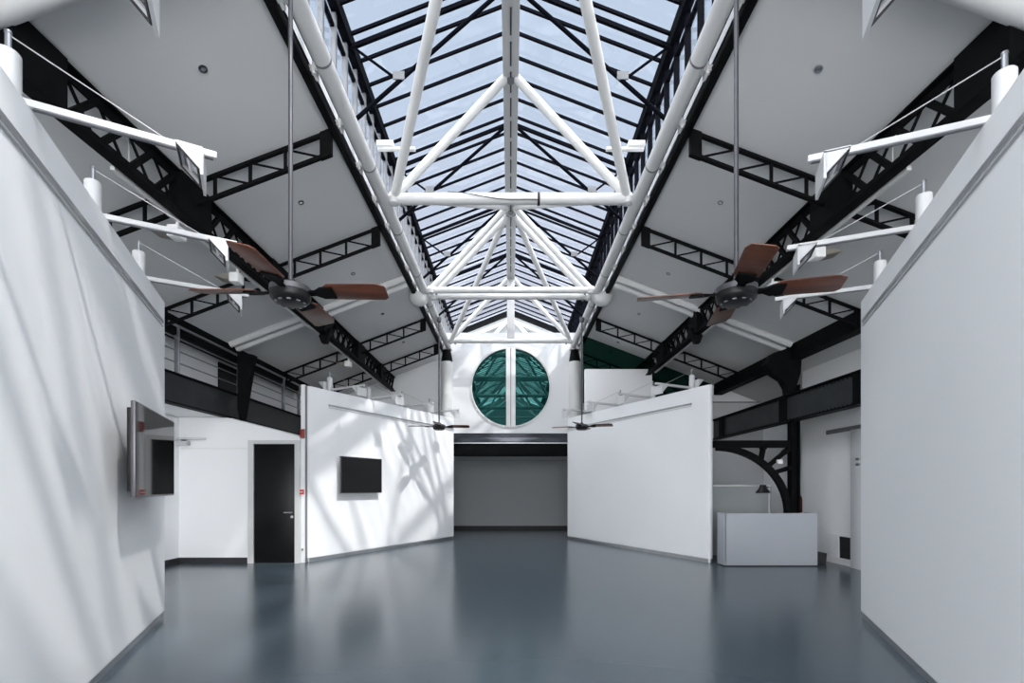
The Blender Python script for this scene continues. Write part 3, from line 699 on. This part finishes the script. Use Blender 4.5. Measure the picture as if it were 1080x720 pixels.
# ------------------------------------------------------------------ ceiling fans
def make_fan():
    t = thing('ceiling_fan', '', 'ceiling fan', (0,0,0), 'four-blade ceiling fans')      # origin at hub centre
    obj('down_rod', B().tube((0,0,.07), (0,0,2.66), .017, 14), M['fan_rod'], t)
    obj('canopy', B().lathe([(.02, 2.52), (.05, 2.54), (.06, 2.64), (0, 2.66)], n=20), M['fan_rod'], t)
    mh = obj('motor_housing', B().lathe([(0, -.078), (.095, -.076), (.120, -.066), (.142, -.045), (.147, -.030), (.147, .034), (.138, .050), (.10, .062), (.045, .072), (.03, .10), (0, .10)], n=40), M['black_plastic'], t)
    obj('trim_ring', B().lathe([(.136, .046), (.150, .042), (.150, .004), (.136, .002), (.136, .046)], n=40), M['fan_rod'], mh)
    for k in range(10):
        a = 2*PI*k/10; vb = B().box(-.006, .006, -.014, .014, -.004, .004)
        bmesh.ops.transform(vb.bm, matrix=Matrix.Translation((.105*math.cos(a), .105*math.sin(a), -.073)) @ Matrix.Rotation(a, 4, 'Z'), verts=vb.bm.verts[:])
        obj('vent_glint', vb, M['grey_frame'], mh)  # lighter grey slots put the underside's glints into the colour
    for k in range(4):
        rot = Matrix.Rotation(k*PI/2, 4, 'Z') @ Matrix.Rotation(math.radians(-13), 4, 'X')
        b = B(); w = .098; x0, x1 = .25, .735
        b.prism([(x0, -.05, .012), (x0+.05, -w*.92, .012), (x1-.07, -w, .012), (x1-.005, -w*.72, .012), (x1, -w*.5, .012), (x1, w*.72, .012), (x1-.03, w, .012), (x0+.05, w*.92, .012), (x0, .05, .012)], (0,0,.009))
        bmesh.ops.transform(b.bm, matrix=rot, verts=b.bm.verts[:])
        bl = obj('blade', b, M['wood'], t, bevel=.002)
        b = B(); b.prism([(.12, -.030, -.002), (.19, -.028, -.002), (.245, -.066, -.002), (.335, -.062, -.002), (.335, .062, -.002), (.245, .066, -.002), (.19, .028, -.002), (.12, .030, -.002)], (0,0,.0138))
        bmesh.ops.transform(b.bm, matrix=rot, verts=b.bm.verts[:])
        obj('blade_iron', b, M['bsteel'], bl)
    return t
FZ = 2.94
f0 = make_fan(); f0.location = (-1.685, 3.7, FZ); f0.rotation_euler = (0,0,0)
f0['label'] = 'near left ceiling fan with red-brown blades, sunlit, on a pale rod'
dup(f0, (1.725, 3.7, FZ), math.radians(-13), 'near right ceiling fan with dark brown blades, in shade')
dup(f0, (-1.735, 11.7, FZ), math.radians(4), 'far left ceiling fan, small in front of the sunlit display wall')
dup(f0, (1.72, 11.7, FZ), math.radians(-20), 'far right ceiling fan, small in front of the shaded display wall')

# ------------------------------------------------------------------ sky, sun and an added fill lamp
w = bpy.data.worlds.new('sky'); sc.world = w; w.use_nodes = True; nt = w.node_tree
bg = nt.nodes['Background']; tc = nt.nodes.new('ShaderNodeTexCoord'); sp = nt.nodes.new('ShaderNodeSeparateXYZ'); rp = nt.nodes.new('ShaderNodeValToRGB')
nt.links.new(tc.outputs['Generated'], sp.inputs['Vector']); nt.links.new(sp.outputs['Z'], rp.inputs['Fac']); nt.links.new(rp.outputs['Color'], bg.inputs['Color'])
e = rp.color_ramp.elements
e[0].position = 0.; e[0].color = (.80, .81, .85, 1)
e[1].position = .85; e[1].color = (.56, .68, .84, 1)
x = e.new(.38); x.color = (.74, .78, .92, 1)
x = e.new(.62); x.color = (.62, .72, .87, 1)
bg.inputs['Strength'].default_value = .85
s = bpy.data.lights.new('sun', 'SUN'); s.energy = 3.1; s.angle = math.radians(2.0); s.color = (1, .97, .93)
so = bpy.data.objects.new('sun', s); COL.objects.link(so); so.location = (4, -4, 14)
so.rotation_euler = V((-.70, .62, -1.0)).to_track_quat('-Z', 'Y').to_euler()

g = bpy.data.lights.new('fill_sun', 'SUN'); g.energy = 10.; g.angle = math.radians(150); g.color = (.975, .985, 1)  # added wide sun lamp, fills the hall beyond what the visible sky gives
go = bpy.data.objects.new('fill_sun', g); COL.objects.link(go); go.location = (0, 0, 16); go.rotation_euler = V((.06, .9, -1)).to_track_quat('-Z', 'Y').to_euler()
# ------------------------------------------------------------------ camera
c = bpy.data.cameras.new('camera'); c.sensor_width = 36; c.sensor_fit = 'HORIZONTAL'; c.lens = 510/1080*36
c.shift_x = .0012; c.shift_y = 155/1080; c.clip_start = .02; c.clip_end = 200
cam = bpy.data.objects.new('camera', c); COL.objects.link(cam); cam.location = (0, 0, H); cam.rotation_euler = (PI/2, 0, 0)
sc.camera = cam
vs = sc.view_settings
vs.view_transform = 'Standard'; vs.look = 'None'; vs.gamma = 1; vs.use_curve_mapping = False; vs.exposure = 0.78
sc.cycles.max_bounces = 16; sc.cycles.diffuse_bounces = 8; sc.cycles.transparent_max_bounces = 16; sc.cycles.glossy_bounces = 6
sc.cycles.use_denoising = True
